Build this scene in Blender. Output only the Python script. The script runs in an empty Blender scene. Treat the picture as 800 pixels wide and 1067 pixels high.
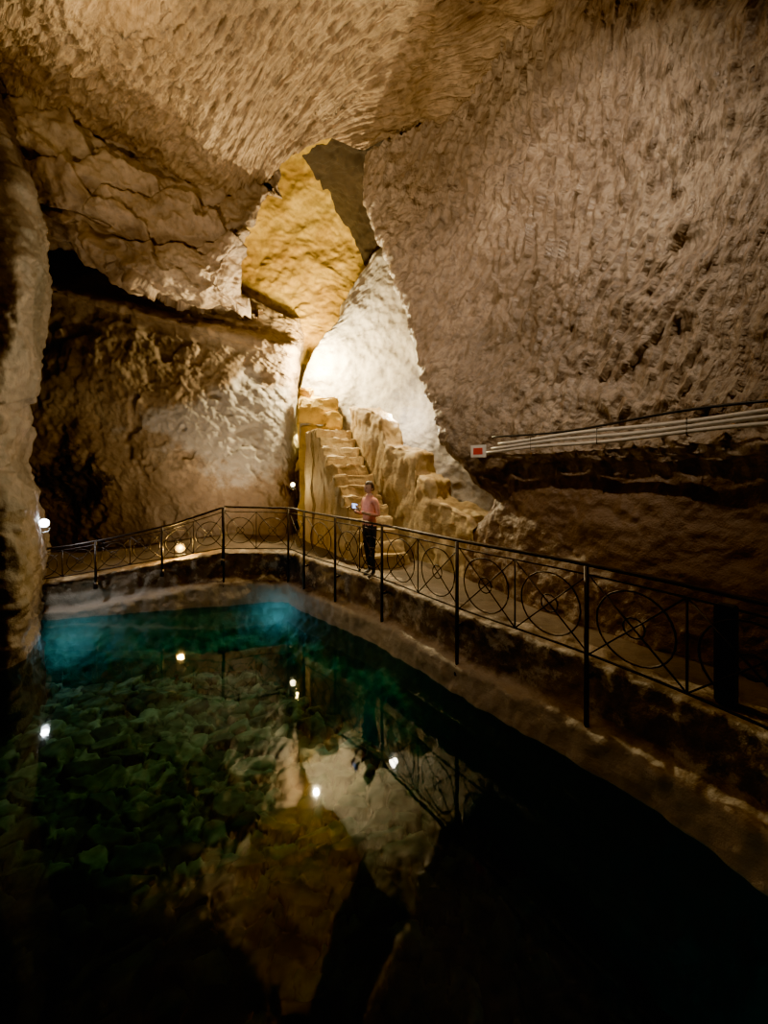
import bpy, bmesh, math
import numpy as np
from mathutils import Vector, Matrix

F=420.0; HZ=485.0; H=3.0
def P(px,py,Y): return np.array([(px-400)/F*Y, Y, H-(py-HZ)/F*Y])
scene=bpy.context.scene
COL=scene.collection
try: scene.view_settings.look='AgX - Punchy'
except Exception: pass

# ---------------------------------------------------------------- noise
def _h(i,j,k,s):
    n=(i*374761393+j*668265263+k*2147483647+s*1274126177)&0xFFFFFFFF
    n=((n^(n>>13))*1274126177)&0xFFFFFFFF
    n=((n^(n>>16))*2246822519)&0xFFFFFFFF
    n=n^(n>>15)
    return (n&0xFFFFFF)/float(0xFFFFFF)
def vn(p,seed=0):
    p=np.asarray(p,float); f=np.floor(p); t=p-f; t=t*t*(3-2*t); i=f.astype(np.int64)
    x,y,z=i[...,0],i[...,1],i[...,2]; a,b,c=t[...,0],t[...,1],t[...,2]
    r=0
    for dx in (0,1):
        for dy in (0,1):
            for dz in (0,1):
                w=(a if dx else 1-a)*(b if dy else 1-b)*(c if dz else 1-c)
                r=r+w*_h(x+dx,y+dy,z+dz,seed)
    return r
def fbm(p,o=4,seed=0):
    r=0;a=.5;t=0
    for k in range(o):
        r=r+a*(vn(p,seed+k)*2-1); t+=a; a*=.5; p=p*2.03+7.1
    return r/t
def worley(u,v,seed=0):
    iu=np.floor(u).astype(np.int64); iv=np.floor(v).astype(np.int64)
    f1=np.full(u.shape,9.);f2=np.full(u.shape,9.);idv=np.zeros(u.shape);cx=np.zeros(u.shape);cy=np.zeros(u.shape)
    for dx in (-1,0,1):
        for dy in (-1,0,1):
            a=iu+dx;b=iv+dy
            px=a+.05+.9*_h(a,b,b*0,seed);py=b+.05+.9*_h(a,b,b*0+1,seed)
            d=np.hypot(u-px,v-py); m=d<f1
            f2=np.where(m,f1,np.minimum(f2,d))
            idv=np.where(m,_h(a,b,b*0+2,seed),idv);cx=np.where(m,px,cx);cy=np.where(m,py,cy)
            f1=np.where(m,d,f1)
    return f1,f2,idv,u-cx,v-cy
def gouge(u,v,ang,along=3.0,across=14.0,seed=3,P3=None,warp=.45):
    """overlapping pick marks: short troughs with a raised lip; u,v in metres"""
    w=fbm(P3*.5,3,seed+9); u=u+w*warp; v=v+fbm(P3*.6+9,3,seed+12)*warp
    c,s=np.cos(ang),np.sin(ang)
    a=(u*c+v*s)*along; b=(-u*s+v*c)*across
    f1,f2,idv,lx,ly=worley(a,b,seed)
    r=.75*ly*(.2+1.2*idv*idv)+.25*lx+.3*(idv-.5)
    q=np.stack([a*1.1,b*1.1,np.full_like(a,seed*1.7)],-1)
    return r*.8+(vn(q,seed)-.5)*.7

# ---------------------------------------------------------------- meshes
def cr(A,m):
    A=np.asarray(A,float); n=A.shape[0]
    E=np.concatenate([2*A[:1]-A[1:2],A,2*A[-1:]-A[-2:-1]],0)
    d=np.linalg.norm(np.diff(A,axis=0),axis=-1)
    d=d.reshape(n-1,-1).mean(1)+1e-6
    cum=np.concatenate([[0],np.cumsum(d)]); t=np.linspace(0,cum[-1],m)
    k=np.clip(np.searchsorted(cum,t,side='right')-1,0,n-2)
    f=((t-cum[k])/d[k]); f=f.reshape((m,)+(1,)*(A.ndim-1))
    p0,p1,p2,p3=E[k],E[k+1],E[k+2],E[k+3]
    return .5*((2*p1)+(-p0+p2)*f+(2*p0-5*p1+4*p2-p3)*f*f+(-p0+3*p1-3*p2+p3)*f**3)
def grid(ctrl,ny,nx):
    A=np.array(ctrl,float)
    A=cr(A,ny); A=cr(A.transpose(1,0,2),nx).transpose(1,0,2)
    return A
def normals(G):
    a=np.gradient(G,axis=0);b=np.gradient(G,axis=1);n=np.cross(a,b)
    return n/(np.linalg.norm(n,axis=-1,keepdims=True)+1e-9)
def uvs(G):
    du=np.linalg.norm(np.diff(G,axis=1),axis=-1); u=np.concatenate([np.zeros((G.shape[0],1)),np.cumsum(du,1)],1)
    dv=np.linalg.norm(np.diff(G,axis=0),axis=-1); v=np.concatenate([np.zeros((1,G.shape[1])),np.cumsum(dv,0)],0)
    return u,v
def mesh_grid(name,G,mat,U=None,V=None,smooth=True,attr=None):
    ny,nx=G.shape[:2]
    idx=np.arange(ny*nx).reshape(ny,nx)
    f=np.stack([idx[:-1,:-1],idx[:-1,1:],idx[1:,1:],idx[1:,:-1]],-1).reshape(-1,4)
    me=bpy.data.meshes.new(name)
    me.vertices.add(ny*nx); me.vertices.foreach_set('co',G.reshape(-1).astype(np.float32))
    me.loops.add(f.size); me.loops.foreach_set('vertex_index',f.reshape(-1).astype(np.int32))
    me.polygons.add(len(f)); me.polygons.foreach_set('loop_start',(np.arange(len(f))*4).astype(np.int32))
    me.update(calc_edges=True)
    if U is not None:
        l=me.uv_layers.new(name='UVMap'); uv=np.stack([U.reshape(-1),V.reshape(-1)],-1)[f.reshape(-1)]
        l.data.foreach_set('uv',uv.reshape(-1).astype(np.float32))
    if attr is not None:
        for k,a in attr.items():
            at=me.attributes.new(k,'FLOAT','POINT'); at.data.foreach_set('value',a.reshape(-1).astype(np.float32))
    me.polygons.foreach_set('use_smooth',np.full(len(f),smooth))
    me.materials.append(mat)
    me.validate()
    o=bpy.data.objects.new(name,me); COL.objects.link(o); return o
def rock_patch(name,ctrl,mat,res=.03,disp=None,big=.1,bigs=.8,med=.03,ang=0.6,gam=.02,seed=1,along=3.,across=13.,look=(0,3,4),maxn=420,parent=None,gmask=None,rough=.0):
    G=grid(ctrl,24,24)
    hy=np.linalg.norm(np.diff(G,axis=0),axis=-1).sum(0).mean(); hx=np.linalg.norm(np.diff(G,axis=1),axis=-1).sum(1).mean()
    ny=int(min(maxn,max(20,hy/res)));nx=int(min(maxn,max(20,hx/res)))
    G=grid(ctrl,ny,nx); n=normals(G)
    if ((np.array(look)-G)*n).sum(-1).mean()<0: n=-n
    u,v=uvs(G)
    d=big*fbm(G*bigs,4,seed)+med*fbm(G*4,3,seed+20)
    if rough: d=d+rough*fbm(G*13,2,seed+30)
    if gam:
        g=gam*gouge(u,v,ang,along,across,seed+5,G)
        if gmask is not None: g=g*gmask(G)
        d=d+g
    if disp is not None: d=d+disp(G,u,v)
    G=G+n*d[...,None]
    o=mesh_grid(name,G,mat,u,v)
    if parent: o.parent=parent
    return o

def new_obj(name,bm,mat,parent=None,smooth=False):
    me=bpy.data.meshes.new(name); bm.to_mesh(me); bm.free()
    for m in (mat if isinstance(mat,list) else [mat]): me.materials.append(m)
    if smooth:
        for p in me.polygons: p.use_smooth=True
    o=bpy.data.objects.new(name,me); COL.objects.link(o)
    if parent: o.parent=parent
    return o
def empty(name,loc=(0,0,0)):
    e=bpy.data.objects.new(name,None); e.location=loc; COL.objects.link(e); return e
def tube(bm,pts,r,n=8,closed=False):
    pts=[Vector(p) for p in pts]; rings=[]; N=len(pts)
    for i,p in enumerate(pts):
        if closed: t=pts[(i+1)%N]-pts[i-1]
        else: t=pts[min(i+1,N-1)]-pts[max(i-1,0)]
        t.normalize(); a=Vector((0,0,1)) if abs(t.z)<.95 else Vector((1,0,0))
        x=t.cross(a).normalized(); y=t.cross(x)
        rings.append([bm.verts.new(p+x*r*math.cos(2*math.pi*k/n)+y*r*math.sin(2*math.pi*k/n)) for k in range(n)])
    for i in range(N if closed else N-1):
        A=rings[i];B=rings[(i+1)%N]
        for k in range(n): bm.faces.new([A[k],A[(k+1)%n],B[(k+1)%n],B[k]])
    if not closed:
        bm.faces.new(rings[0][::-1]); bm.faces.new(rings[-1])
def boxm(bm,c,s,rot=None,bev=0):
    r=bmesh.ops.create_cube(bm,size=1); vs=r['verts']
    M=Matrix.Translation(Vector(c))@(rot.to_4x4() if rot else Matrix())@Matrix.Diagonal((*s,1))
    bmesh.ops.transform(bm,matrix=M,verts=vs)
    if bev:
        es=list({e for v in vs for e in v.link_edges}); bmesh.ops.bevel(bm,geom=es,offset=bev,segments=2,affect='EDGES')

# ---------------------------------------------------------------- materials
def nt(name):
    m=bpy.data.materials.new(name); m.use_nodes=True; t=m.node_tree; t.nodes.clear()
    o=t.nodes.new('ShaderNodeOutputMaterial'); return m,t,o
def N(t,typ,**kw):
    n=t.nodes.new(typ)
    for k,v in kw.items():
        if k.startswith('i_'):
            key=k[2:]; key=int(key) if key.isdigit() else key
            n.inputs[key].default_value=v
        else: setattr(n,k,v)
    return n
def ramp(t,fac,stops):
    r=t.nodes.new('ShaderNodeValToRGB'); cr_=r.color_ramp
    while len(cr_.elements)<len(stops): cr_.elements.new(.5)
    for e,(p,c) in zip(cr_.elements,stops):
        e.position=p; e.color=(*c,1) if len(c)==3 else c
    t.links.new(fac,r.inputs[0]); return r.outputs[0]
def mixc(t,f,a,b,mode='MIX'):
    m=t.nodes.new('ShaderNodeMix'); m.data_type='RGBA'; m.blend_type=mode
    for sock,v in ((m.inputs[0],f),(m.inputs[6],a),(m.inputs[7],b)):
        if isinstance(v,bpy.types.NodeSocket): t.links.new(v,sock)
        else: sock.default_value=(*v,1) if isinstance(v,tuple) and len(v)==3 else v
    return m.outputs[2]
def mapr(t,v,a,b,c=0,d=1):
    m=t.nodes.new('ShaderNodeMapRange'); t.links.new(v,m.inputs[0])
    for i,x in enumerate((a,b,c,d)): m.inputs[i+1].default_value=x
    return m.outputs[0]
def mth(t,op,a,b=None):
    m=t.nodes.new('ShaderNodeMath'); m.operation=op
    for i,v in enumerate((a,b)):
        if v is None: continue
        if isinstance(v,(int,float)): m.inputs[i].default_value=v
        else: t.links.new(v,m.inputs[i])
    return m.outputs[0]
def rock_mat(name,dark,mid,light,rough=.62,bump=.6,ang=.6,strokes=True,fine=1.0,extra=None,sc=(3.4,8),sfade=None):
    m,t,o=nt(name); L=t.links.new
    tc=N(t,'ShaderNodeTexCoord')
    n1=N(t,'ShaderNodeTexNoise',i_Scale=.55,i_Detail=4.,i_Roughness=.6); L(tc.outputs['Object'],n1.inputs['Vector'])
    n2=N(t,'ShaderNodeTexNoise',i_Scale=6.,i_Detail=6.,i_Roughness=.7); L(tc.outputs['Object'],n2.inputs['Vector'])
    c=ramp(t,n1.outputs[0],[(.33,dark),(.5,mid),(.66,light)])
    c2=ramp(t,n2.outputs[0],[(.3,(.45,.41,.37)),(.52,(1,1,1)),(.75,(1.2,1.17,1.12))])
    c=mixc(t,.7,c,c2,'MULTIPLY')
    if extra: c=extra(t,tc,c)
    h=mth(t,'MULTIPLY',n2.outputs[0],.8)
    if strokes:
        mp=N(t,'ShaderNodeMapping')
        wn=N(t,'ShaderNodeTexNoise',i_Scale=.8,i_Detail=2.); L(tc.outputs['UV'],wn.inputs['Vector'])
        add=N(t,'ShaderNodeVectorMath',operation='MULTIPLY_ADD'); L(wn.outputs['Color'],add.inputs[0]); add.inputs[1].default_value=(.6,.6,0); L(tc.outputs['UV'],add.inputs[2])
        rt=N(t,'ShaderNodeVectorRotate'); rt.inputs['Angle'].default_value=-ang; L(add.outputs[0],rt.inputs['Vector'])
        L(rt.outputs[0],mp.inputs[0]); mp.inputs['Scale'].default_value=(sc[0],sc[1],1)
        st=N(t,'ShaderNodeTexNoise',i_Scale=1.4,i_Detail=2.,i_Roughness=.6); L(mp.outputs[0],st.inputs['Vector'])
        amp=mapr(t,n1.outputs[0],.35,.6,.6,1.5)
        if sfade:
            sp=N(t,'ShaderNodeSeparateXYZ'); L(tc.outputs['Object'],sp.inputs[0])
            amp=mth(t,'MULTIPLY',amp,mapr(t,sp.outputs[2],sfade[0],sfade[1],.15,1))
        h=mth(t,'ADD',h,mth(t,'MULTIPLY',st.outputs[0],amp))
        cav=ramp(t,st.outputs[0],[(.38,(.5,.45,.41)),(.54,(1,1,1))]); c=mixc(t,mth(t,'MULTIPLY',amp,.55),c,cav,'MULTIPLY')  # stroke hollows darkened in the colour, as crease shade
    b=N(t,'ShaderNodeBump',i_Strength=bump,i_Distance=.06); L(h,b.inputs['Height'])
    p=N(t,'ShaderNodeBsdfPrincipled',i_Roughness=rough)
    L(c,p.inputs['Base Color']); L(b.outputs[0],p.inputs['Normal']); L(p.outputs[0],o.inputs[0])
    return m
def simple(name,col,rough=.5,metal=0.,emit=None,es=0,noise=.0,nscale=20):
    m,t,o=nt(name); p=N(t,'ShaderNodeBsdfPrincipled',i_Roughness=rough,i_Metallic=metal)
    tc=N(t,'ShaderNodeTexCoord'); n=N(t,'ShaderNodeTexNoise',i_Scale=float(nscale),i_Detail=2.); t.links.new(tc.outputs['Object'],n.inputs['Vector'])
    k=.5 if not noise else noise
    c=ramp(t,n.outputs[0],[(.3,tuple(x*(1-k*.6) for x in col)),(.7,tuple(min(1,x*(1+k*.3)) for x in col))])
    t.links.new(c,p.inputs['Base Color'])
    if emit: p.inputs['Emission Color'].default_value=(*emit,1); p.inputs['Emission Strength'].default_value=es
    t.links.new(p.outputs[0],o.inputs[0]); return m

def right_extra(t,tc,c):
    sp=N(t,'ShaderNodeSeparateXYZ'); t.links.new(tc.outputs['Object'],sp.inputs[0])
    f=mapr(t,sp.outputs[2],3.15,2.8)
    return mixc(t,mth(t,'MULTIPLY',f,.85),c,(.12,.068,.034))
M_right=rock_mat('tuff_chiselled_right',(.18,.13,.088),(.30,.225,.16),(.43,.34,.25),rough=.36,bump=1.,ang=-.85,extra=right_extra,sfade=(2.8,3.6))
M_ceil=rock_mat('tuff_ceiling',(.19,.125,.07),(.35,.245,.14),(.47,.35,.215),rough=.5,bump=1.,ang=1.25)
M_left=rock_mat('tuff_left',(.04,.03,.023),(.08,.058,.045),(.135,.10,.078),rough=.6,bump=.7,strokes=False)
M_ledge=rock_mat('tuff_ledge',(.14,.10,.065),(.29,.21,.14),(.42,.33,.235),rough=.5,bump=.8,strokes=False)
def back_extra(t,tc,c):
    L=t.links.new
    sp=N(t,'ShaderNodeSeparateXYZ'); L(tc.outputs['Object'],sp.inputs[0])
    n=N(t,'ShaderNodeTexNoise',i_Scale=1.1,i_Detail=6.,i_Roughness=.62); L(tc.outputs['Object'],n.inputs['Vector'])
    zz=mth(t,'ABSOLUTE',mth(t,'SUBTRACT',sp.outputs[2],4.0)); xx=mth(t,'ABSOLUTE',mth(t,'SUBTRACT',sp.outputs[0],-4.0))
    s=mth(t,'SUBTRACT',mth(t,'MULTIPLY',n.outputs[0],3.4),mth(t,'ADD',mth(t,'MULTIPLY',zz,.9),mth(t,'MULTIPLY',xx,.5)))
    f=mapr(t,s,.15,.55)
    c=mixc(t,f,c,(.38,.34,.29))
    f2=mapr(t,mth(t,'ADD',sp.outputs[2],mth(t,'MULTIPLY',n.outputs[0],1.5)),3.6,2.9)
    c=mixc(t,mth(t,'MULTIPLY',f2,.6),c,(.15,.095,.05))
    # soot patch beside the left-hand lamp
    d1=mth(t,'ADD',mth(t,'ABSOLUTE',mth(t,'SUBTRACT',sp.outputs[0],-9.0)),mth(t,'ABSOLUTE',mth(t,'SUBTRACT',sp.outputs[2],2.5)))
    n5=N(t,'ShaderNodeTexNoise',i_Scale=2.6,i_Detail=6.,i_Roughness=.7); L(tc.outputs['Object'],n5.inputs['Vector'])
    f3=mapr(t,mth(t,'SUBTRACT',mth(t,'MULTIPLY',n5.outputs[0],3.2),d1),.3,.6)
    return mixc(t,mth(t,'MULTIPLY',f3,.85),c,(.02,.015,.012))
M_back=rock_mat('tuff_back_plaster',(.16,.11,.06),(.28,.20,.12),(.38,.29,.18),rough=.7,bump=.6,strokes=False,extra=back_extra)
M_gold=rock_mat('tuff_gold_lit',(.30,.17,.025),(.46,.30,.05),(.58,.42,.09),rough=.75,bump=.5,strokes=False)  # golden lamp light put into the base colour
M_white=rock_mat('tuff_pale',(.24,.21,.17),(.38,.34,.28),(.50,.46,.40),rough=.75,bump=.5,strokes=False)
def stair_extra(t,tc,c):
    n=N(t,'ShaderNodeTexNoise',i_Scale=3.0,i_Detail=5.,i_Roughness=.7); t.links.new(tc.outputs['Object'],n.inputs['Vector'])
    return mixc(t,mth(t,'MULTIPLY',mapr(t,n.outputs[0],.48,.62),.6),c,(.22,.13,.045))
M_stair=rock_mat('stair_stone',(.32,.22,.10),(.48,.36,.18),(.58,.47,.27),rough=.7,bump=.7,strokes=False,extra=stair_extra)
M_roof=rock_mat('tuff_shade_tone',(.010,.005,.0018),(.022,.012,.004),(.035,.02,.008),rough=.95,bump=.8,strokes=False)  # near-black base colour stands in for shade under the chamber roof
M_floor=rock_mat('walkway_earth',(.05,.032,.018),(.09,.06,.036),(.14,.10,.065),rough=.6,bump=.4,strokes=False)
def ret_extra(t,tc,c):
    L=t.links.new
    sp=N(t,'ShaderNodeSeparateXYZ'); L(tc.outputs['Object'],sp.inputs[0])
    n=N(t,'ShaderNodeTexNoise',i_Scale=2.3,i_Detail=6.,i_Roughness=.7); L(tc.outputs['Object'],n.inputs['Vector'])
    z=mth(t,'ADD',sp.outputs[2],mth(t,'MULTIPLY',mth(t,'SUBTRACT',n.outputs[0],.5),.25))
    f=mapr(t,z,.47,.40)
    c=mixc(t,f,c,(.40,.33,.26))
    n2=N(t,'ShaderNodeTexNoise',i_Scale=3.2,i_Detail=6.,i_Roughness=.75); L(tc.outputs['Object'],n2.inputs['Vector'])
    fl=mth(t,'MULTIPLY',mapr(t,n2.outputs[0],.52,.60),mapr(t,sp.outputs[2],.45,.5))
    c=mixc(t,mth(t,'MULTIPLY',fl,.7),c,(.46,.385,.30))
    uw=mapr(t,sp.outputs[2],.02,-.03)  # teal of the underwater glow put into the submerged footing's colour
    return mixc(t,uw,c,(.09,.29,.25))
M_ret=rock_mat('retaining_wall_concrete',(.07,.047,.027),(.16,.11,.065),(.26,.185,.12),rough=.5,bump=.7,strokes=False,extra=ret_extra)

# ---------------------------------------------------------------- right wall
tops=[P(383,160,8.6),P(430,135,7.8),P(480,95,7.0),P(525,35,6.2),P(570,-35,5.5),P(640,-140,4.9),np.array([3.5,2.4,10.2]),np.array([3.6,-2.5,10.])]
def Lw(t,z): return np.array([3.7-.58*t,3.55+.81*t,z])
bots=[P(466,463,6.9),Lw(3.1,3.3),Lw(2.1,3.33),Lw(1.05,3.38),Lw(0,3.45),np.array([4.35,2.4,3.5]),np.array([4.9,.6,3.5]),np.array([5.2,-2.8,3.5])]
col0=[P(383,160,8.6),P(384,205,8.35),P(408,258,8.1),P(425,312,7.8),P(437,365,7.5),P(450,418,7.2),P(466,463,6.9)]
n_out=np.array([.81,.58,0])
prof=[(.02,3.12),(.08,3.02),(.17,2.94),(.17,2.6),(.10,1.9),(.04,1.2),(.04,.6)]
cols=[]
for j in range(8):
    c=[]
    for i in range(7):
        s=i/6.
        if j==0: c.append(col0[i])
        else:
            p=tops[j]*(1-s)+bots[j]*s+n_out*.45*math.sin(math.pi*s)
            c.append(p)
    for k,(of,z) in enumerate(prof):
        if j==0:
            c.append([P(480,482,6.85),P(492,500,6.8),P(503,512,6.75),P(512,524,6.8),np.array([1.55,7.1,1.9]),np.array([1.4,7.3,1.2]),np.array([1.4,7.3,.6])][k])
        else:
            p=bots[j]+n_out*of; p[2]=z; c.append(p)
    cols.append(c)
c0=np.array(cols[0])
cols=[list(c0+np.array([1.4,2.2,0])),list(c0+np.array([.7,1.2,0])),list(c0+np.array([.22,.4,0]))]+cols
ctrl=np.array(cols).transpose(1,0,2)
def holes(G,u,v):
    d=0
    for (x,y,z,r) in [(*P(516,352,6.4),.09),(*P(556,353,5.9),.06),(*P(640,508,5.2),.09),(*P(678,508,4.9),.11),(*P(545,515,6.3),.08),(*P(790,30,3.8),.12),(*P(470,115,7.3),.1)]:
        q=(G[...,0]-x)**2+(G[...,2]-z)**2+.25*(G[...,1]-y)**2
        d=d-.14*np.exp(-q/(r*r*.5))
    return d
def rmask(G):
    a=np.clip((G[...,2]-2.9)/.5,.15,1)
    b=.5+.75*np.clip((G[...,0]*.6+G[...,2]*.25-1.9)/1.2,0,1)
    return a*b*(.5+1.*np.clip(vn(G*.8,5),0,1))
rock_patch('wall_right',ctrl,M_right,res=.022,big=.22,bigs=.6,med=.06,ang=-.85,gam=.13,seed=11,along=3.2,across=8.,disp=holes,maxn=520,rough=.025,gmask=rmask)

# ---------------------------------------------------------------- ceiling
crease=[P(383,160,8.6),P(440,130,7.7),P(500,70,6.7),P(550,0,5.8),P(640,-130,4.95),np.array([3.5,2.0,10.3]),np.array([3.6,-2.5,10.])]
def row(*a): return [P(*p) for p in a]
c5=row((345,152,8.9),(385,100,7.9),(430,40,6.9),(470,-30,5.9),(520,-190,4.7))
c4=row((290,182,9.3),(310,110,8.1),(330,40,7.),(350,-50,5.8),(360,-250,4.4))
c3=row((250,216,9.8),(245,130,8.3),(240,50,7.1),(235,-50,5.8),(230,-260,4.3))
c2=row((170,185,9.6),(165,110,8.2),(150,40,7.),(130,-60,5.7),(100,-260,4.2))
c1=row((60,130,8.7),(55,70,7.6),(40,10,6.6),(10,-80,5.5),(-40,-260,4.1))
cc0=row((-60,100,8.2),(-80,40,7.2),(-110,-20,6.3),(-150,-100,5.3),(-220,-260,4.0))
cm=row((-260,60,7.2),(-280,0,6.5),(-300,-60,5.8),(-350,-140,4.9),(-450,-260,3.8))
def ext(c,x): return c+[np.array([x*.8,2.0,10.6]),np.array([x*.8,-2.5,10.])]
cl=[ext(c,x) for c,x in zip([cm,cc0,c1,c2,c3,c4],[-10,-7,-4.6,-3,-1.6,-.3])]
cl.append(ext(c5,1.6)); cl.append(crease); cl.append([p+np.array([.7,.35,.25]) for p in crease])
def cdisp(G,u,v):
    a=P(115,5,6.5); q=((G[...,0]-a[0])/.8)**2+((G[...,1]-a[1])/.5)**2
    st=fbm(G*np.array([.35,.5,.6]),3,44)
    e=(G[...,1]-(5.9+.35*fbm(G*.9,3,47)+.12*G[...,0]))
    shelf=.28*np.clip(-e*6+.5,0,1)*np.clip((G[...,0]+3.2)*2,0,1)
    return -.45*np.exp(-q*1.5)+.2*np.tanh(st*9)+shelf
rock_patch('ceiling',np.array(cl).transpose(1,0,2),M_ceil,res=.027,big=.3,bigs=.5,med=.07,ang=1.25,gam=.14,seed=31,along=3.2,across=7.0,look=(0,3,3),maxn=540,disp=cdisp,rough=.025,gmask=lambda G:.5+.9*vn(G*.7,15))

# ---------------------------------------------------------------- rock ledge, upper left
ld=[row((-60,85,8.4),(60,112,8.8),(170,165,9.7),(250,195,9.9),(292,172,9.5)),
    row((-60,105,8.0),(60,135,8.5),(170,190,9.4),(248,218,9.6),(288,186,9.4)),
    row((-60,180,8.0),(60,190,8.4),(170,238,9.1),(235,252,9.4),(263,235,9.7)),
    row((-60,235,8.3),(60,226,8.6),(150,270,9.0),(222,290,9.4),(252,280,10.)),
    row((-60,250,9.2),(55,238,9.2),(130,292,9.5),(212,314,9.9),(258,322,10.6)),
    row((-60,268,11.9),(60,260,12.),(140,300,12.),(215,325,12.2),(275,332,12.4))]
def crev(G,u,v):
    w=fbm(G*np.array([.35,.5,1.0])+3,3,77); a=np.abs(w+.05)
    q=G[...,2]*.9+.45*G[...,0]+fbm(G*.7,3,5)*1.3
    fr=q-np.floor(q); k=np.floor(q).astype(np.int64)
    step=.26*(fr**1.5)+.18*(_h(k,k*0,k*0,3)-.5)
    return -.3*np.exp(-(a/.04)**2)+step-.12
rock_patch('rock_overhang',ld,M_ledge,res=.028,big=.45,bigs=.75,med=.12,gam=.06,ang=.3,along=3,across=6,seed=51,disp=crev,look=(-1,3,4),rough=.03)

# ---------------------------------------------------------------- back wall
bw=[row((-90,215,12.3),(50,225,12.3),(160,270,12.3),(240,300,12.4),(300,330,12.5),(318,330,13.4)),
    row((-90,268,11.9),(50,285,11.7),(160,312,11.7),(240,335,11.7),(300,352,11.8),(318,352,12.8)),
    row((-90,280,11.2),(50,296,10.95),(160,325,10.9),(240,345,10.9),(300,358,11.0),(316,358,12.5)),
    row((-90,290,11.2),(50,305,10.95),(160,334,10.9),(240,353,10.9),(300,366,11.0),(316,366,12.5)),
    row((-90,300,11.6),(50,315,11.4),(160,344,11.3),(240,363,11.3),(300,376,11.3),(314,376,12.5)),
    row((-90,400,11.5),(50,410,11.3),(160,420,11.1),(240,420,11.1),(300,420,11.3),(312,420,12.5)),
    row((-90,480,11.5),(50,480,11.5),(160,480,11.2),(240,480,11.1),(300,480,11.3),(312,480,12.5)),
    row((-90,520,11.7),(50,520,11.9),(160,525,11.4),(240,525,11.3),(300,525,11.4),(312,525,12.5)),
    row((-90,580,11.7),(50,580,12.1),(160,580,11.6),(240,580,11.5),(300,580,11.5),(312,580,12.5))]
def bdisp(G,u,v):
    p=P(68,500,11.5); q=((G[...,0]-p[0])/.7)**2+((G[...,2]-p[2])/.7)**2
    e=fbm(G*1.3,3,91)
    return -.45*np.exp(-q)*(0.6+fbm(G*2.5,3,8))-.08*np.clip((e-.2)*12,0,1)
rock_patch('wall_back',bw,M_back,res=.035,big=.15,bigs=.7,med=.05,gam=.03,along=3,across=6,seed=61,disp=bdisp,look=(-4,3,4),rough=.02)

# ---------------------------------------------------------------- left wall pillar
edge=[(-8,60,7.9),(6,150,7.4),(20,240,7.0),(16,330,6.8),(0,430,6.5),(-10,480,6.4),(4,530,6.2),(12,620,6.1),(12,700,5.95)]
E=[P(*e) for e in edge]; E.append(E[-1]+np.array([0,0,-1.2]))
E=np.array(E)
wl=[E+np.array([-1.2,2.0,0]),E+np.array([-.3,.7,0]),E,E+np.array([-.5,-.35,0]),E+np.array([-1.0,-1.3,0]),E+np.array([-1.6,-3.0,0]),E+np.array([-1.5,-6.,0]),E+np.array([-.8,-9,0])]
def ldisp(G,u,v):
    st=np.floor((G[...,2]+fbm(G*.9,3,5)*1.1)*1.1).astype(np.int64)
    return .16*(_h(st,st*0,st*0,13)-.5)
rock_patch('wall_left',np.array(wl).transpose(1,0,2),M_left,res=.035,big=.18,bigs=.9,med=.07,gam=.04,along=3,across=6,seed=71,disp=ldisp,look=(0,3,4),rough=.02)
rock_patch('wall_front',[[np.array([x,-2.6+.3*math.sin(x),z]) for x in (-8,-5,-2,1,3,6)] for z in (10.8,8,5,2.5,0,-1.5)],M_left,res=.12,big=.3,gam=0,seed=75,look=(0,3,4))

# ---------------------------------------------------------------- inner chamber
ch=empty('inner_chamber')
gold=[row((215,110,11.6),(290,120,12.0),(345,110,11.8),(420,110,11.4)),
      row((215,200,12.4),(290,180,12.9),(345,180,12.9),(420,190,12.4)),
      row((215,260,12.8),(290,250,13.4),(345,250,13.4),(420,250,12.9)),
      row((215,320,12.8),(290,315,13.2),(345,315,13.1),(420,310,12.8)),
      row((235,370,12.6),(285,380,12.8),(335,380,12.7),(420,380,12.6)),
      row((235,460,12.6),(285,460,12.7),(335,460,12.7),(420,460,12.6)),
      row((235,570,12.6),(285,570,12.7),(335,570,12.7),(420,570,12.6))]
rock_patch('wall_gold_lit',gold,M_gold,res=.04,big=.25,bigs=.7,med=.06,gam=.05,along=3,across=6,seed=81,look=(0,5,5),parent=ch)
wh=[row((352,325,12.5),(383,278,12.1),(405,255,11.7),(460,225,11.),(540,200,10.)),
    row((350,335,11.7),(384,292,11.5),(410,270,11.1),(465,250,10.4),(545,230,9.5)),
    row((322,375,11.5),(372,365,11.4),(418,365,10.9),(475,370,10.),(555,370,9.2)),
    row((312,415,11.6),(362,425,11.5),(420,435,10.7),(485,440,9.6),(560,440,8.9)),
    row((312,490,11.7),(362,490,11.5),(425,490,10.6),(495,490,9.3),(560,490,8.6)),
    row((312,570,11.7),(362,570,11.5),(430,570,10.3),(505,580,9.0),(560,590,8.4))]
rock_patch('wall_pale',wh,M_white,res=.035,big=.22,bigs=.8,med=.06,gam=.03,along=3,across=6,seed=85,look=(0,5,5),parent=ch)
rf=[row((318,170,9.5),(368,128,8.8),(420,110,8.7)),
    row((330,186,10.6),(380,165,9.8),(430,160,9.4)),
    row((346,212,12.0),(384,205,11.2),(440,210,10.4)),
    row((368,248,12.7),(396,238,12.0),(450,240,11.)),
    row((384,288,13.0),(408,268,12.4),(455,268,11.6))]
rock_patch('roof_shaded',rf,M_roof,res=.035,big=.3,bigs=1.1,med=.14,gam=0,seed=88,look=(0,5,5),parent=ch)

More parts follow.
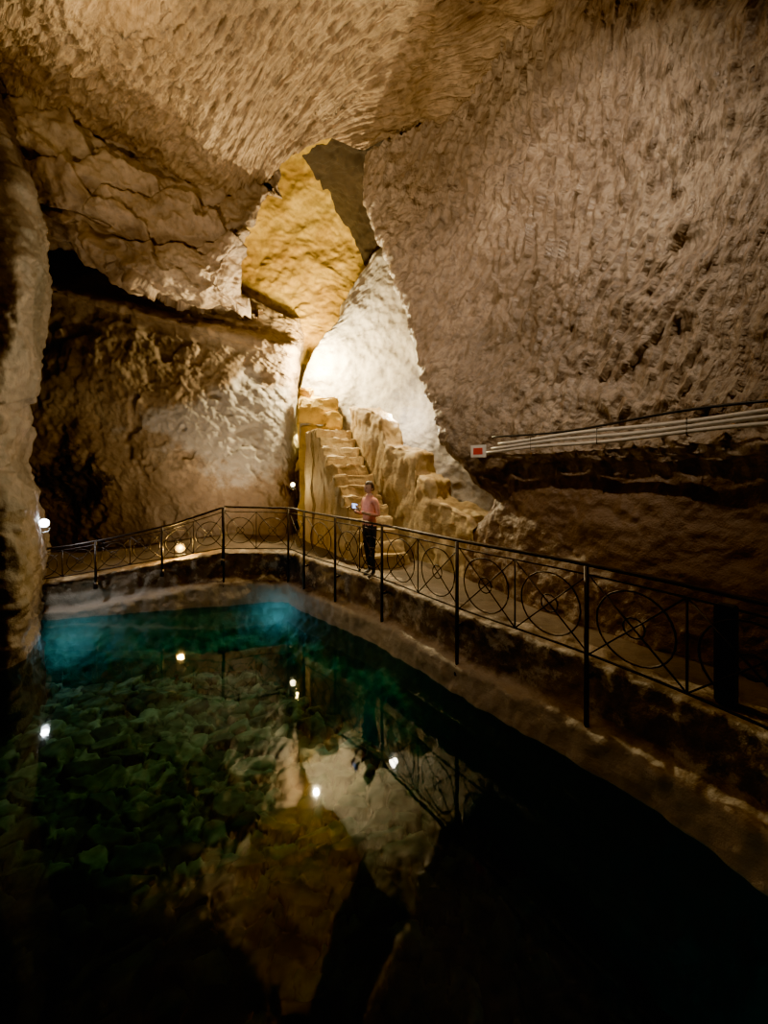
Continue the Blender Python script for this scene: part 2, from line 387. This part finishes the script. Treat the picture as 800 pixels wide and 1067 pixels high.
# ---------------------------------------------------------------- walkway edge curve
Ectl=np.array([(3.9,-2.4),(3.75,-.5),(3.35,1.3),(2.72,2.8),(1.98,4.0),(.92,5.3),(-.08,6.65),(-.95,7.55),(-1.6,8.2),(-1.88,8.52),(-2.03,8.73),(-2.14,8.83),(-2.35,8.85),(-2.8,8.76),(-3.4,8.6),(-4.6,8.3),(-6.,7.95),(-7.6,7.6),(-9,7.3)])
E2=cr(Ectl,700)
seg=np.linalg.norm(np.diff(E2,axis=0),axis=1); S=np.concatenate([[0],np.cumsum(seg)])
T2=np.gradient(E2,axis=0); T2/=np.linalg.norm(T2,axis=1,keepdims=True)
for _ in range(10): T2[1:-1]=(T2[:-2]+T2[1:-1]+T2[2:])/3
T2/=np.linalg.norm(T2,axis=1,keepdims=True)
Nw=np.stack([-T2[:,1],T2[:,0]],1)   # towards the water
ztop=np.interp(-E2[:,0],[0,2.2,3.3,3.45,6.2,7.5],[1.,1.05,1.1,1.12,.72,.6]); ztop[:350]=np.where(E2[:350,0]>-2,1.0,ztop[:350])
def sAt(x,y): return S[np.argmin((E2[:,0]-x)**2+(E2[:,1]-y)**2)]
def onE(s,off,z=None,dz=0):
    x=np.interp(s,S,E2[:,0]);y=np.interp(s,S,E2[:,1]);nx=np.interp(s,S,Nw[:,0]);ny=np.interp(s,S,Nw[:,1])
    zz=np.interp(s,S,ztop)+dz if z is None else z
    return np.array([x+nx*off,y+ny*off,zz])
prf=[(-.55,0,1),(-.35,.0,1),(-.19,-.0,1),(-.165,-.03,1),(-.165,-.3,1),(-.16,-.52,1),(-.12,-.56,1),(-.03,-.60,1),(0,-.65,1),(.0,None,.0),(.03,None,-.12),(.28,None,-.35),(.55,None,-.7),(.75,None,-1.2)]
rows_=[]
for of,dz,k in prf:
    zz=(ztop+dz) if dz is not None else np.full_like(ztop,k)
    if dz is not None and dz<-.3: zz=np.maximum(zz,.12+ (dz+.65)*.5)
    rows_.append(np.stack([E2[:,0]+Nw[:,0]*of,E2[:,1]+Nw[:,1]*of,zz],1))
R=np.array(rows_)
out=[]
for a,b in zip(R[:-1],R[1:]):
    n=max(2,int(np.linalg.norm(b-a,axis=1).mean()/.03))
    for k in range(n): out.append(a+(b-a)*k/n)
out.append(R[-1]); G=np.array(out)
nn=normals(G)
if (nn[:,:,2][:3]).mean()<0: nn=-nn
d=.05*fbm(G*1.5,4,101)+.05*fbm(G*6,3,102)
G=G+nn*d[...,None]
u,v=uvs(G); mesh_grid('retaining_wall',G,M_ret,u,v)
offs=np.concatenate([np.linspace(-.3,-2,40),np.linspace(-2.1,-4.2,24)])
idx=np.arange(0,700,3)
G=np.array([np.stack([E2[idx,0]+Nw[idx,0]*o_,E2[idx,1]+Nw[idx,1]*o_,ztop[idx]-.01],1) for o_ in offs])
G[...,2]+=.05*fbm(G*1.2,3,55)-.02
u,v=uvs(G); mesh_grid('floor',G,M_floor,u,v)

# ---------------------------------------------------------------- lake bed & water
xs=np.linspace(-9.5,4.5,600); ys=np.linspace(-2.6,9.6,520)
X,Y=np.meshgrid(xs,ys)
wx=X+.22*fbm(np.stack([X*2.0,Y*2.0,X*0],-1),3,3); wy=Y+.22*fbm(np.stack([X*2.0,Y*2.0,X*0+5],-1),3,4)
f1,f2,idv,lx,ly=worley(wx*2.8+wy*.6,wy*3.9-wx*.5,5)
g1,g2,idg,gx,gy=worley(wx*6+wy+3,wy*5.2,9)
big_=idv>.5
top_=np.where(big_,np.minimum(1,(f2-f1)*9),0)
z=-1.05+.10*top_*(.4+idv)+np.where(big_,.16*lx*((idv*5)%1-.5)+.16*ly*((idv*7)%1-.5),.06*np.minimum(1,(g2-g1)*8)*(.3+idg)+.08*gx*(idg-.5))
z=z+.22*fbm(np.stack([X*.4,Y*.4,X*0],-1),3,8)+.04*fbm(np.stack([X*5,Y*5,X*0],-1),3,6)
cell=np.where(big_,(idv*3.7)%1,idg); gap=np.where(big_,f2-f1,g2-g1)
m,t,o=nt('lakebed_stones'); L=t.links.new
at=N(t,'ShaderNodeAttribute',attribute_name='cell'); ae=N(t,'ShaderNodeAttribute',attribute_name='gap')
tc=N(t,'ShaderNodeTexCoord'); nz=N(t,'ShaderNodeTexNoise',i_Scale=7.,i_Detail=5.); L(tc.outputs['Object'],nz.inputs['Vector'])
c=ramp(t,at.outputs['Fac'],[(0,(.06,.065,.055)),(.5,(.16,.17,.135)),(1,(.34,.345,.285))])
c=mixc(t,mapr(t,ae.outputs['Fac'],.0,.10,1,0),c,(.008,.01,.008))
c=mixc(t,.8,c,ramp(t,nz.outputs[0],[(.3,(.3,.3,.3)),(.7,(1.3,1.3,1.3))]),'MULTIPLY')
p=N(t,'ShaderNodeBsdfPrincipled',i_Roughness=.8); L(c,p.inputs['Base Color']); L(p.outputs[0],o.inputs[0])
mesh_grid('lake_bed',np.stack([X,Y,z],-1),m,X,Y,attr={'cell':cell,'gap':gap})

m,t,o=nt('water'); L=t.links.new
tc=N(t,'ShaderNodeTexCoord')
n1=N(t,'ShaderNodeTexNoise',i_Scale=2.2,i_Detail=2.,i_Roughness=.5); L(tc.outputs['Object'],n1.inputs['Vector'])
bp=N(t,'ShaderNodeBump',i_Strength=.10,i_Distance=.02); L(n1.outputs[0],bp.inputs['Height'])
fr=N(t,'ShaderNodeFresnel',i_IOR=1.38); L(bp.outputs[0],fr.inputs['Normal'])
gl=N(t,'ShaderNodeBsdfGlossy',i_Roughness=.03); gl.inputs['Color'].default_value=(1,1,1,1); L(bp.outputs[0],gl.inputs['Normal'])
tr=N(t,'ShaderNodeBsdfTransparent'); tr.inputs['Color'].default_value=(.31,.47,.415,1)
mx=N(t,'ShaderNodeMixShader'); L(fr.outputs[0],mx.inputs[0]); L(tr.outputs[0],mx.inputs[1]); L(gl.outputs[0],mx.inputs[2]); L(mx.outputs[0],o.inputs[0])
xs=np.linspace(-9.4,4.4,30); ys=np.linspace(-2.5,9.4,30); X,Y=np.meshgrid(xs,ys)
mesh_grid('water',np.stack([X,Y,X*0],-1),m,X,Y)

# ---------------------------------------------------------------- staircase
st=empty('stone_staircase')
B=np.array([.12,7.95]);T=np.array([-1.36,10.45]); NS=13
dr=(T-B)/np.linalg.norm(T-B); run=np.linalg.norm(T-B)/NS; rt_=np.array([dr[1],-dr[0]]); rise=2.9/NS
def roughen(o,amp,sc,seed,cuts=0):
    me=o.data; n=len(me.vertices); co=np.zeros(n*3); me.vertices.foreach_get('co',co); co=co.reshape(-1,3)
    q=np.stack([fbm(co*sc,3,seed),fbm(co*sc+31,3,seed+1),fbm(co*sc+57,3,seed+2)],-1)
    co=co+q*amp; me.vertices.foreach_set('co',co.reshape(-1)); me.update()
bm=bmesh.new()
rot=Matrix(((rt_[0],dr[0],0),(rt_[1],dr[1],0),(0,0,1)))
for i in range(NS):
    z1=1+rise*(i+1); c=B+dr*run*(i+.5); ln=run+.06
    w=1.0+.012*math.sin(i*2.3)
    boxm(bm,(c[0]+dr[0]*.03,c[1]+dr[1]*.03,z1-.14),(w,ln,.28),rot,bev=.025)
    boxm(bm,(c[0]+dr[0]*.03,c[1]+dr[1]*.03,(z1-.1+.9)/2),(.96,ln,z1-.1-.9),rot,bev=.003)
c=T+dr*.3; boxm(bm,(c[0],c[1],2.4),(1.04,.6,3.0),rot,bev=.03)
bmesh.ops.subdivide_edges(bm,edges=[e for e in bm.edges if e.calc_length()>.2],cuts=7,use_grid_fill=True)
o=new_obj('steps',bm,M_stair,st); roughen(o,.08,4,3)
pst=[(374,10.7,4.5),(378,10.5,4.5),(390,10.1,4.42),(400,9.85,4.25),(407,9.65,4.05),(411,9.5,3.48),(418,9.35,3.42),(430,9.1,3.36),(442,8.8,3.25),(444,8.75,2.82),(452,8.5,2.76),(458,8.35,2.68),(461,8.3,2.36),(473,8.05,2.28),(488,7.75,2.16),(505,7.45,2.08),(512,7.3,1.9)]
pp=np.array([[(a-400)/F*b,b,c] for a,b,c in pst])
dl=np.concatenate([[0],np.cumsum(np.linalg.norm(np.diff(pp,axis=0),axis=1))]); ss=np.linspace(0,dl[-1],130)
pp=np.stack([np.interp(ss,dl,pp[:,k]) for k in range(3)],1)
tt=np.gradient(pp[:,:2],axis=0)
for _ in range(10): tt[1:-1]=(tt[:-2]+tt[1:-1]+tt[2:])/3
tt/=np.linalg.norm(tt,axis=1,keepdims=True); nr=np.stack([-tt[:,1],tt[:,0]],1)
K=[(-1,0),(-1,.25),(-1,.5),(-1,.75),(-1,.9),(-1,.97),(-.9,1),(-.6,1),(-.3,1),(0,1),(.3,1),(.6,1),(.9,1),(1,.97),(1,.9),(1,.75),(1,.5),(1,.25),(1,0)]
K2=[]
for a,b in zip(K[:-1],K[1:]):
    for k in range(4): K2.append((a[0]+(b[0]-a[0])*k/4,a[1]+(b[1]-a[1])*k/4))
K2.append(K[-1])
hw=np.interp(ss/dl[-1],[0,.45,.8,1],[.26,.26,.32,.4])
G=np.array([np.stack([pp[:,0]+nr[:,0]*a*hw,pp[:,1]+nr[:,1]*a*hw,.8+(pp[:,2]-.8)*b],1) for a,b in K2])
nn=normals(G); G=G+nn*(.09*fbm(G*2.2,4,7)+.05*fbm(G*8,2,9))[...,None]
u,v=uvs(G); o=mesh_grid('parapet',G,M_stair,u,v); o.parent=st
bm=bmesh.new()
for (a,b,c_,s,r) in [(*P(331,428,11.1),(1.1,.5,.75),.15),(*P(318,415,11.2),(.35,.45,.55),-.2),(*P(346,440,11.0),(.5,.45,.45),.3)]:
    boxm(bm,(a,b,c_),s,Matrix.Rotation(r,3,'Z'),bev=.05)
boxm(bm,(*P(331,500,11.2)[:2],2.4),(.9,.5,3.3),bev=.03)
bmesh.ops.subdivide_edges(bm,edges=[e for e in bm.edges if e.calc_length()>.2],cuts=8,use_grid_fill=True)
o=new_obj('head_blocks',bm,M_gold,st); roughen(o,.16,2.2,13)

# ---------------------------------------------------------------- railing
M_iron=simple('dark_iron',(.045,.035,.03),rough=.45,metal=.7,noise=.5)
def make_rail(name,s0,s1,posts,hgt,off,drop=.72,panel=.82):
    e=empty(name)
    bm=bmesh.new()
    sp=np.linspace(s0,s1,int((s1-s0)/.08)+2)
    base=lambda s,h: tuple(onE(s,off,dz=0)*np.array([1,1,0])+np.array([0,0,np.interp(s,S,ztop)+h]))
    hh=lambda s:hgt(s)
    tube(bm,[base(s,hh(s)) for s in sp],.022,8)
    new_obj('handrail',bm,M_iron,e,True)
    bm=bmesh.new()
    tube(bm,[base(s,hh(s)*.90) for s in sp],.010,6); tube(bm,[base(s,.10) for s in sp],.012,6)
    for a,b in zip(posts[:-1],posts[1:]):
        n=max(1,round((b-a)/panel))
        for k in range(n):
            x0=a+(b-a)*k/n; x1=a+(b-a)*(k+1)/n; xm=(x0+x1)/2
            H1=hh(xm); zb=.10; zt=H1*.9; zm=(zb+zt)/2; R_=min((x1-x0)*.42,(zt-zb)*.42)
            if k>0: tube(bm,[base(x0,zb),base(x0,hh(x0)*.9)],.010,6)
            tube(bm,[base(xm+R_*math.cos(q),zm+R_*math.sin(q)) for q in np.linspace(0,2*math.pi,28,endpoint=False)],.009,6,closed=True)
            tube(bm,[base(x0,zb),base(x1,zt)],.008,6); tube(bm,[base(x0,zt),base(x1,zb)],.008,6)
            r2=R_*.28
            tube(bm,[base(xm+r2*math.cos(q),zm+r2*math.sin(q)) for q in np.linspace(0,2*math.pi,14,endpoint=False)],.008,6,closed=True)
    new_obj('infill',bm,M_iron,e,True)
    bm=bmesh.new()
    for s in posts:
        p=base(s,0); q=onE(s,off+.045,z=0)
        tube(bm,[(q[0],q[1],p[2]-drop),(q[0],q[1],p[2]+hh(s)-.01)],.024,8)
        w=onE(s,off-.06,z=p[2]-drop+.06)
        tube(bm,[(q[0],q[1],p[2]-drop+.05),tuple(w)],.03,8)
        tube(bm,[(q[0],q[1],p[2]-drop-.05),(q[0],q[1],p[2]-drop+.08)],.04,8)
        w=onE(s,off-.06,z=p[2]-.12); tube(bm,[(q[0],q[1],p[2]-.12),tuple(w)],.02,8)
    new_obj('posts',bm,M_iron,e,True)
    return e
pr=[sAt(4,-2.4)+.05,sAt(3.75,-.5),sAt(3.45,.9),sAt(2.8,2.55),sAt(1.98,4.0),sAt(.92,5.3),sAt(-.08,6.65),sAt(-.95,7.55),sAt(-1.7,8.3),sAt(-2.14,8.83),sAt(-3.42,8.6)]
make_rail('iron_railing',pr[0],pr[-1],pr,lambda s:1.0,-.10)
sA=pr[-1]
pl=[sA+.02,sA+1.2,sA+2.4,sA+3.6,sA+4.8]
make_rail('iron_railing',pl[0],pl[-1],pl,lambda s:np.interp(s,[sA,sA+1.0,sA+2.2,sA+4.8],[.98,.78,.70,.66]),-.10,drop=.2,panel=.6)

cb=empty('electrical_cabinet')
bm=bmesh.new(); c=onE(sAt(2.55,3.2),-.42,z=1.42); boxm(bm,(0,0,0),(.14,.12,.82),bev=.012)
boxm(bm,(0,-.063,0),(.12,.012,.76),bev=.004); boxm(bm,(.04,-.073,0),(.015,.02,.09),bev=.004)
o=new_obj('casing',bm,simple('cabinet_paint',(.02,.022,.024),rough=.4)); o.parent=cb
cb.location=c; cb.rotation_euler=(0,0,math.radians(-54))

# ---------------------------------------------------------------- conduits and sign
def wl_pt(t,z,of): p=Lw(t,z)-n_out*of; return tuple(p)
M_pipe=simple('pvc_conduit',(.62,.57,.50),rough=.35,noise=.2)
M_blk=simple('black_cable',(.02,.02,.02),rough=.4)
cd=empty('wall_conduits')
bm=bmesh.new()
zl=lambda t:3.20+(3.4-t)*.052
for k,dz in enumerate((0,.06,.12)):
    tube(bm,[wl_pt(t,zl(t)+dz+.012*math.sin(t*3+k),.20+.01*math.sin(t*2)) for t in np.linspace(-4,3.40-.12*k,60)],.022,8)
new_obj('pipes',bm,M_pipe,cd,True)
bm=bmesh.new()
tube(bm,[wl_pt(t,zl(t)+.20+.03*math.sin(t*2.2),.18) for t in np.linspace(-4,3.3,70)],.016,6)
for t in np.arange(-3.7,3.4,.9):
    tube(bm,[wl_pt(t,zl(t)-.04,.1),wl_pt(t,zl(t)-.03,.23),wl_pt(t,zl(t)+.15,.23),wl_pt(t,zl(t)+.17,.1)],.006,6)
new_obj('cable_and_clips',bm,M_blk,cd,True)
sg=empty('warning_sign')
wx_=Vector((.58,-.81,0)); wy_=Vector((-.81,-.58,0)); RS=Matrix((( wx_.x,-wy_.x,0),(wx_.y,-wy_.y,0),(0,0,1)))
cS=Vector(wl_pt(3.5,3.22,.26))
bm=bmesh.new(); boxm(bm,cS,(.30,.02,.19),RS,bev=.004); new_obj('panel',bm,simple('sign_white',(.75,.73,.7),noise=.1),sg)
bm=bmesh.new(); boxm(bm,cS+wy_*.012,(.18,.006,.10),RS)
new_obj('print',bm,simple('sign_red',(.6,.04,.03),noise=.1),sg)

# ---------------------------------------------------------------- lamps
def light(name,kind,loc,e,col,size=.08,target=None,spot=None,blend=.6,parent=None):
    l=bpy.data.lights.new(name,kind); l.energy=e; l.color=col; l.shadow_soft_size=size
    o=bpy.data.objects.new(name,l); COL.objects.link(o); o.location=loc
    if kind=='SPOT': l.spot_size=math.radians(spot or 90); l.spot_blend=blend
    if target is not None:
        o.rotation_euler=(Vector(target)-Vector(loc)).to_track_quat('-Z','Y').to_euler()
    if parent: o.parent=parent
    return o
M_case=simple('lamp_case',(.03,.03,.03),rough=.4)
def lens_mat(n,col,s):
    return simple(n,(.02,.02,.02),rough=.5,emit=col,es=s,noise=.05)
def floodlight(loc,target,e,col,glow,size=.09,kind='SPOT',spot=150,soft=.06,blend=.6,ecol=None):
    """small round floodlight: housing, lens, yoke and foot"""
    em=empty('floodlight'); loc=Vector(loc); d=(Vector(target)-loc).normalized()
    q=d.to_track_quat('Z','Y').to_matrix()
    bm=bmesh.new()
    r=bmesh.ops.create_cone(bm,cap_ends=True,segments=24,radius1=size*.6,radius2=size,depth=size*1.3)
    bmesh.ops.transform(bm,matrix=Matrix.Translation(loc-d*size*.7)@q.to_4x4(),verts=r['verts'])
    tube(bm,[loc-d*size*.7+q@Vector((size*1.05,0,0)),loc-d*size*.7+q@Vector((size*1.05,0,0))+Vector((0,0,-size*1.6)),loc-d*size*.7+Vector((0,0,-size*1.9)),loc-d*size*.7-q@Vector((size*1.05,0,0))+Vector((0,0,-size*1.6)),loc-d*size*.7-q@Vector((size*1.05,0,0))],size*.1,6)
    new_obj('housing',bm,M_case,em)
    bm=bmesh.new(); r=bmesh.ops.create_uvsphere(bm,u_segments=20,v_segments=10,radius=size*.85)
    bmesh.ops.transform(bm,matrix=Matrix.Translation(loc)@q.to_4x4()@Matrix.Diagonal((1,1,.5,1)),verts=r['verts'])
    new_obj('lens',bm,lens_mat('lens_glow',ecol or col,glow),em,True)
    light('beam',kind,loc+d*(size*.8),e,col,soft,target=target,spot=spot,blend=blend,parent=em)
    return em
WARM=(1,.71,.40); WW=(1,.80,.58); COOL=(.85,.93,1.)
# chamber
light('chamber_fill','SPOT',P(330,368,11.6),3800,(1,.70,.22),.1,target=P(300,262,13.3),spot=88,blend=.9)
light('chamber_fill','POINT',P(330,375,10.9),2600,(1,.80,.42),.08)
light('chamber_fill','POINT',P(410,430,9.9),150,(1,.90,.76),.1)  # unseen white fill added to brighten the pale wall
light('chamber_fill','POINT',P(309,455,12.1),120,(1,.75,.22),.08)  # unseen gold fill added to lighten the shadowed slot beside the stairs
light('stair_fill','SPOT',P(430,285,9.2),2000,(1,.74,.36),.1,target=P(378,500,9.2),spot=70,blend=.8)  # fill added to brighten the stairs, hidden behind the right wall's edge
# visible lamps
floodlight(P(188,571,8.9),P(200,480,5),190,(1,.56,.12),9,size=.11,kind='POINT',ecol=(1,.55,.07))
floodlight(P(46,545,7.5),P(200,480,4),100,COOL,60,size=.09,kind='POINT')
floodlight(P(305,505,10.3),P(330,480,5),35,(1,.82,.42),30,size=.06,kind='POINT')
light('crown_lamp','POINT',P(118,8,6.35),90,(1,.75,.35),.06)
# added key lights outside the frame, and a back-wall fill
floodlight((.3,2.0,8.7),(2.3,6.0,5.5),2000,WW,20,size=.12,spot=80,blend=1.)  # unseen key light, placed to rake the right wall's relief
floodlight((-3.2,.8,1.5),(-1.4,7.6,9.5),4900,WARM,20,size=.12,spot=76,blend=1.)  # unseen warm uplight added for the ceiling
light('back_wash','SPOT',P(225,560,9.2),500,(1,.78,.50),.1,target=P(175,430,11.2),spot=150,blend=.9)  # added wash to brighten the back wall, no fixture
# underwater
light('footing_fill','POINT',(-2.35,8.5,-.10),8,(.4,.66,1.),.05)
light('footing_fill','POINT',(-5.9,7.4,-.12),11,(.4,.66,1.),.05)
light('footing_fill','POINT',(2.4,.9,-.6),13,(.2,.72,.8),.05)  # added teal fill so the submerged footing shows, no lamp seen
light('footing_fill','POINT',(-.7,5.7,-.7),1.6,(.2,.8,.75),.05)  # second added teal fill for the footing
w=bpy.data.worlds.new('cave_dark'); scene.world=w; w.use_nodes=True
w.node_tree.nodes['Background'].inputs[0].default_value=(.02,.018,.016,1); w.node_tree.nodes['Background'].inputs[1].default_value=.3

# ---------------------------------------------------------------- person
def skin_obj(name,verts,edges,rad,root=0,sub=2):
    me=bpy.data.meshes.new(name); me.from_pydata(verts,edges,[]); o=bpy.data.objects.new(name,me); COL.objects.link(o)
    md=o.modifiers.new('Skin','SKIN'); md.use_smooth_shade=True
    sv=me.skin_vertices[0].data
    for i,r in enumerate(rad):
        sv[i].radius=(r,r) if isinstance(r,(int,float)) else r
        sv[i].use_root=(i==root)
    s=o.modifiers.new('Sub','SUBSURF'); s.levels=sub; s.render_levels=sub
    dg=bpy.context.evaluated_depsgraph_get(); ev=o.evaluated_get(dg); m2=bpy.data.meshes.new_from_object(ev)
    o.modifiers.clear(); o.data=m2
    for p in m2.polygons: p.use_smooth=True
    return o
pe=empty('person')
V=[(0,0,.93),(0,0,1.06),(0,-.01,1.22),(0,0,1.36),(0,.005,1.45),(0,-.01,1.52),
   (.10,0,.86),(.105,-.03,.48),(.10,.02,.09),(.11,-.13,.035),
   (-.10,.0,.86),(-.11,.02,.48),(-.11,.10,.10),(-.12,-.05,.035),
   (.17,.005,1.385),(.225,.03,1.12),(.13,-.20,1.17),(.10,-.26,1.20),
   (-.17,.005,1.385),(-.225,.03,1.12),(-.13,-.20,1.17),(-.10,-.26,1.20)]
Ed=[(0,1),(1,2),(2,3),(3,4),(4,5),(0,6),(6,7),(7,8),(8,9),(0,10),(10,11),(11,12),(12,13),(3,14),(14,15),(15,16),(16,17),(3,18),(18,19),(19,20),(20,21)]
Rd=[(.145,.11),(.135,.105),(.155,.115),(.13,.09),.058,.052,.085,.056,.038,.036,.085,.056,.038,.036,.058,.043,.028,.03,.058,.043,.028,.03]
body=skin_obj('body',V,Ed,Rd)
M_skin=simple('skin',(.68,.42,.30),noise=.1); M_shirt=simple('shirt_coral',(.95,.42,.30),rough=.8,noise=.3); M_trs=simple('trousers_dark',(.04,.045,.06),rough=.8); M_shoe=simple('shoes',(.2,.19,.18)); M_hair=simple('hair_brown',(.05,.03,.02),rough=.5)
for mm in (M_skin,M_shirt,M_trs,M_shoe): body.data.materials.append(mm)
for p in body.data.polygons:
    c=p.center; k=0
    if c.z<.10: k=3
    elif c.z<.95 and abs(c.x)<.3 and c.y>-.16: k=2
    elif c.z<1.47 and c.y>-.12: k=1
    else: k=0
    p.material_index=k
body.parent=pe
bm=bmesh.new(); r=bmesh.ops.create_uvsphere(bm,u_segments=32,v_segments=24,radius=1)
for v_ in r['verts']:
    x,y,z_=v_.co
    jaw=1-.28*max(0,-z_)**1.3
    v_.co=Vector((x*.073*jaw,y*.092*(jaw if y>0 else 1-.1*max(0,-z_))-.012,z_*.112+1.60))
    if y<-.9 and -.3<z_<.15 : v_.co.y-=.018*max(0,1-abs(x)*4)
    if y<-.8 and abs(z_-.08)<.12 and .2<abs(x)<.5: v_.co.y+=.006
for sx in (1,-1):
    e_=bmesh.ops.create_uvsphere(bm,u_segments=10,v_segments=8,radius=1)
    bmesh.ops.transform(bm,matrix=Matrix.Translation((sx*.074,.0,1.59))@Matrix.Diagonal((.01,.02,.03,1)),verts=e_['verts'])
new_obj('head',bm,M_skin,pe,True)
bm=bmesh.new()
for sx in (1,-1):
    e_=bmesh.ops.create_uvsphere(bm,u_segments=10,v_segments=8,radius=.011); bmesh.ops.translate(bm,verts=e_['verts'],vec=(sx*.03,-.092,1.61))
e_=bmesh.ops.create_uvsphere(bm,u_segments=10,v_segments=8,radius=1); bmesh.ops.transform(bm,matrix=Matrix.Translation((0,-.094,1.545))@Matrix.Diagonal((.022,.008,.006,1)),verts=e_['verts'])
new_obj('eyes_and_mouth',bm,simple('eye_dark',(.12,.04,.03)),pe,True)
bm=bmesh.new(); r=bmesh.ops.create_uvsphere(bm,u_segments=32,v_segments=24,radius=1)
dele=[]
for v_ in r['verts']:
    x,y,z_=v_.co
    if y<-.25 and z_<.45: dele.append(v_)
    elif z_<-.55: dele.append(v_)
    v_.co=Vector((x*.083,y*.103-.006,z_*.12+1.612))
bmesh.ops.delete(bm,geom=dele,context='VERTS'); new_obj('hair',bm,M_hair,pe,True)
def hand(nm,w,sx):
    w=Vector(w); vs=[tuple(w),tuple(w+Vector((0,-.035,.03))),tuple(w+Vector((0,-.06,.055)))]; eds=[(0,1),(1,2)]; rd=[.022,(.034,.016),(.036,.014)]
    h=skin_obj(nm,vs,eds,rd,0,1); h.data.materials.append(M_skin); h.parent=pe
    for k in range(4):
        ox=(k-1.5)*.019; l=(.065,.075,.07,.055)[k]
        b=w+Vector((ox,-.055,.05)); f=skin_obj('finger_%d'%(k+1),[tuple(b),tuple(b+Vector((0,-l*.35,l*.4))),tuple(b+Vector((-sx*l*.25,-l*.3,l*.75))),tuple(b+Vector((-sx*l*.45,-l*.15,l*.95)))],[(0,1),(1,2),(2,3)],[.0095,.009,.0085,.007],0,1)
        f.data.materials.append(M_skin); f.parent=pe
    b=w+Vector((-sx*.02,-.02,.02)); f=skin_obj('thumb',[tuple(b),tuple(b+Vector((-sx*.025,-.02,.02))),tuple(b+Vector((-sx*.035,-.035,.045)))],[(0,1),(1,2)],[.012,.011,.009],0,1)
    f.data.materials.append(M_skin); f.parent=pe
hand('hand_left',(.09,-.27,1.205),1); hand('hand_right',(-.09,-.27,1.205),-1)
bm=bmesh.new(); boxm(bm,(0,-.335,1.30),(.15,.01,.08),bev=.003); new_obj('phone',bm,simple('phone_body',(.5,.6,.9),rough=.2,emit=(.4,.55,1.),es=5),pe)
pe.location=(-.26,7.28,.99); pe.rotation_euler=(0,0,math.radians(-50)); 

# ---------------------------------------------------------------- camera
cam=bpy.data.cameras.new('camera'); co=bpy.data.objects.new('camera',cam); COL.objects.link(co)
co.location=(0,0,H); co.rotation_euler=(math.radians(90),0,0)
cam.sensor_fit='VERTICAL'; cam.sensor_height=36; cam.sensor_width=27; cam.lens=F/1067*36; cam.shift_y=-48.5/1067; cam.clip_start=.05
scene.camera=co
